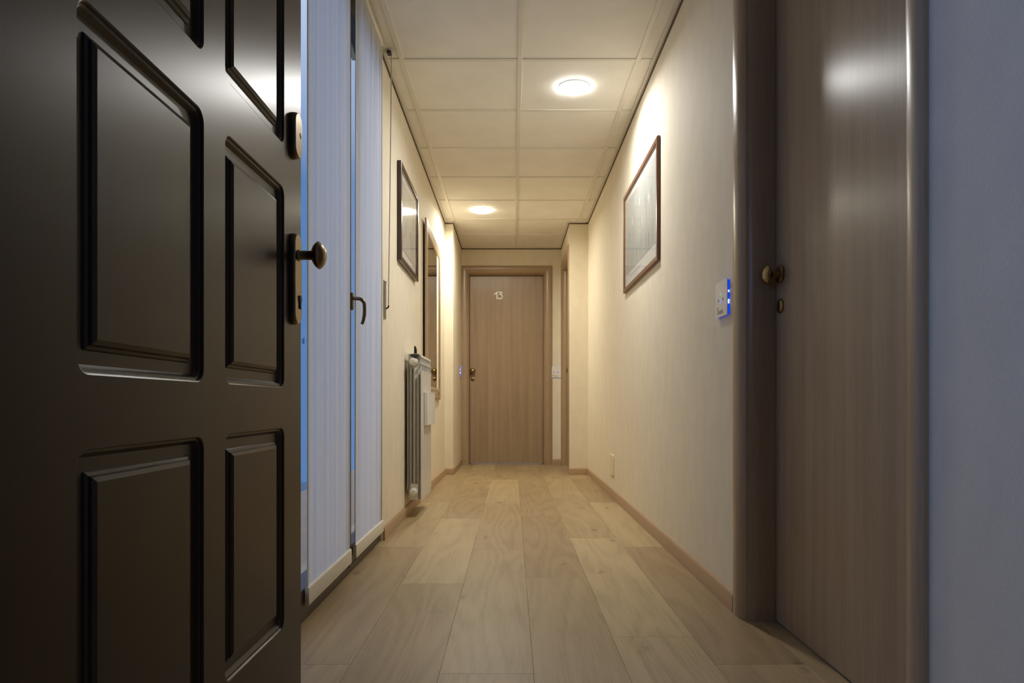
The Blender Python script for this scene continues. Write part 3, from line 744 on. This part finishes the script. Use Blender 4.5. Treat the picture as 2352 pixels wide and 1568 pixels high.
# left picture: sparse strokes in a dark frame
pic = empty('framed_picture', (XL, 4.19, 1.49), 0, 'picture in a thin dark brown frame on the left wall above the radiator', 'picture', 'framed pictures on the corridor walls')
PY0, PY1, PZ0, PZ1 = 3.840, 4.540, 1.495, 2.056
X1, X2 = XL+0.0015, -0.6215
m = MB(); rect_frame(m, X1, X2, PY0, PY1, PZ0, PZ1, 0.030, 0.003); m.build('frame', M['frame_dark'], pic, smooth=0, bevel=0.0008, world=True)
m = MB(); m.box(X1, -0.637, PY0+0.012, PY1-0.012, PZ0+0.012, PZ1-0.012); m.build('mat_board', M['mat'], pic, smooth=0, world=True)
ART2 = art_mat('watercolour_pale_grey', [(0.3, (0.50, 0.51, 0.46)), (0.5, (0.58, 0.58, 0.52)), (0.75, (0.66, 0.65, 0.58))], (1, 2.0, 1.4))
A0, A1, B0, B1 = PY0+0.075, PY1-0.075, PZ0+0.085, PZ1-0.07
m = MB(); m.box(-0.6375, -0.6364, A0, A1, B0, B1, 0)
flat(m, [(A0, B0), (A1, B0), (A1, B0+0.012), (A0, B0+0.012)], -0.6366, 0.0004, 6); flat(m, [(A0, B0), (A0+0.010, B0), (A0+0.010, B1), (A0, B1)], -0.6366, 0.0004, 6)
for (y, z, h, w_, l, c) in ((0.10, 0.27, 0.07, 0.012, 0.01, 3), (0.17, 0.10, 0.09, 0.022, 0.0, 4), (0.26, 0.17, 0.06, 0.012, 0.0, 3), (0.36, 0.13, 0.06, 0.014, 0.01, 5), (0.42, 0.05, 0.10, 0.010, 0.0, 4), (0.31, 0.28, 0.10, 0.004, 0.0, 4), (0.36, 0.27, 0.12, 0.004, 0.0, 4), (0.09, 0.04, 0.08, 0.012, 0.02, 5)):
    flat(m, leafshape(A0+y, B0+z, h, w_, l), -0.6365, 0.0004, c)
m.build('print', [ART2] + PC, pic, smooth=0, world=True)
m = MB(); m.box(-0.6275, -0.6265, PY0+0.02, PY1-0.02, PZ0+0.02, PZ1-0.02); m.build('glass', M['picglass'], pic, smooth=0, world=True)

# ------------------------------------------------------------------ lit control panels beside the doors
def text_mesh(body, size):
    cu = bpy.data.curves.new('lettering', 'FONT'); cu.body = body; cu.size = size; cu.extrude = 0.0002
    to = bpy.data.objects.new('tmp_text', cu); C.objects.link(to)
    dg = bpy.context.evaluated_depsgraph_get(); me = bpy.data.meshes.new_from_object(to.evaluated_get(dg)); bpy.data.objects.remove(to)
    return me
def control_panel(loc, rz, label, red, w_=0.118, h_=0.120):
    """local: wall at y=0, faces -y, centred on x"""
    r = empty('control_panel', loc, rz, label, 'control panel', 'lit white control panels beside the doors')
    m = MB(); m.prism(rrect(0, 0, w_, h_, 0.003, 3), 'y', -0.0072, -0.0098); m.build('plate', M['plastic'], r, smooth=30)
    m = MB(); m.prism(rrect(0, 0, w_-0.006, h_-0.006, 0.003, 3), 'y', 0.0, -0.0072); el = m.build('glowing_edge', M['blue_led'], r, smooth=30)
    for sx in (-1, 1):
        for z, hz in ((0.018, 0.0035), (-0.017, 0.007)):
            m = MB(); m.box(min(sx*(w_/2-0.0036), sx*(w_/2-0.0024)), max(sx*(w_/2-0.0036), sx*(w_/2-0.0024)), -0.0055, -0.002, z-hz, z+hz); m.build('led', M['led_spot'], el, smooth=0)
    m = MB(); m.lathe([(0.006, 0), (0.006, 0.0004)], (-0.004, -0.0097, 0.016), (0, -1, 0), 14); m.build('indicator', M['icon_red'] if red else M['icon_green'], r)
    m = MB()
    for x, z, q in ((-0.004, -0.010, 0.006), (-0.014, -0.004, 0.004), (0.007, -0.004, 0.004)): m.lathe([(q, 0), (q, 0.0004)], (x, -0.0097, z), (0, -1, 0), 12)
    m.build('mode_icon', M['icon_blue'], r)
    for x in (-0.030, 0.020):
        m = MB(); m.lathe([(0.0055, 0), (0.0055, 0.0004)], (x, -0.0097, -0.003), (0, -1, 0), 12); m.build('touch_key', M['ink_grey'], r)
    for body, size, x, z in (('S', 0.036, -0.047, -0.050), ('ivent', 0.026, -0.030, -0.0515)):
        me = text_mesh(body, size); me.transform(Matrix(((1, 0, 0, x), (0, 0, -1, -0.0099), (0, 1, 0, z), (0, 0, 0, 1)))); me.materials.clear(); me.materials.append(M['ink'])
        o = bpy.data.objects.new('lettering', me); C.objects.link(o); o.parent = r
control_panel((XR, 2.368, 1.050), math.radians(-90), 'white control panel with glowing blue edge beside the nearest right door', False, 0.130, 0.122)
control_panel((0.4985, YE, 1.040), 0, 'white control panel squeezed between the end door and the right wall', True, 0.108, 0.124)
control_panel((AL, 7.49, 1.040), math.radians(90), 'control panel seen edge-on glowing blue on the left of the end door', True, 0.118, 0.122)

# blank cover low on the right wall
bc = empty('blank_cover', (XR, 4.99, 0.16), 0, 'cream blank cover plate low on the right wall', 'cover plate')
m = MB(); m.prism(rrect(4.99, 0.238, 0.165, 0.150, 0.006, 4), 'x', XR-0.0085, XR); m.build('cover', plain('cream_cover', (0.78, 0.69, 0.50), 0.5, noise=0.02), bc, bevel=0.002, world=True)
for yy in (4.93, 5.05):
    m = MB(); m.lathe([(0.004, 0), (0.004, 0.001), (0.001, 0.0014)], (XR-0.0084, yy, 0.238), (-1, 0, 0), 12); m.build('screw', M['steel'], bc, world=True)

# ------------------------------------------------------------------ ceiling lamps
def lamp(x, y, label, k):
    r = empty('ceiling_light', (x, y, H), 0, label, 'ceiling light', 'round ceiling lights')
    m = MB(); m.lathe([(0.078, 0.006), (0.0865, 0.006), (0.0865, 0.003), (0.0855, 0.0015), (0.083, 0.001), (0.080, 0.0015), (0.079, 0.004)], (x, y, H), (0, 0, 1), 48, caps=False)
    m.build('trim_ring', M['plastic'], r, smooth=40, world=True)
    m = MB(); m.lathe([(0.0825, 0.0012), (0.0825, -0.004), (0.080, -0.007), (0.072, -0.0095), (0.055, -0.011), (0.03, -0.012), (0.001, -0.0122)], (x, y, H), (0, 0, 1), 48, caps=False)
    m.build('diffuser', M['lamp_warm' if k else 'lamp'], r, world=True)
    d = bpy.data.lights.new('led_beam', 'AREA'); d.shape = 'DISK'; d.size = 0.150; d.energy = LAMP[k]; d.color = LAMP_COL[k]; d.spread = LAMP_SPREAD
    o = bpy.data.objects.new('led_beam', d); C.objects.link(o); o.parent = r; o.location = (0, 0, -0.0135)
lamp(0.341, 3.765, 'round ceiling light nearer the camera, in the right row of tiles', 0)
lamp(-0.270, 6.165, 'round ceiling light farther down, in the left row near the end door', 1)
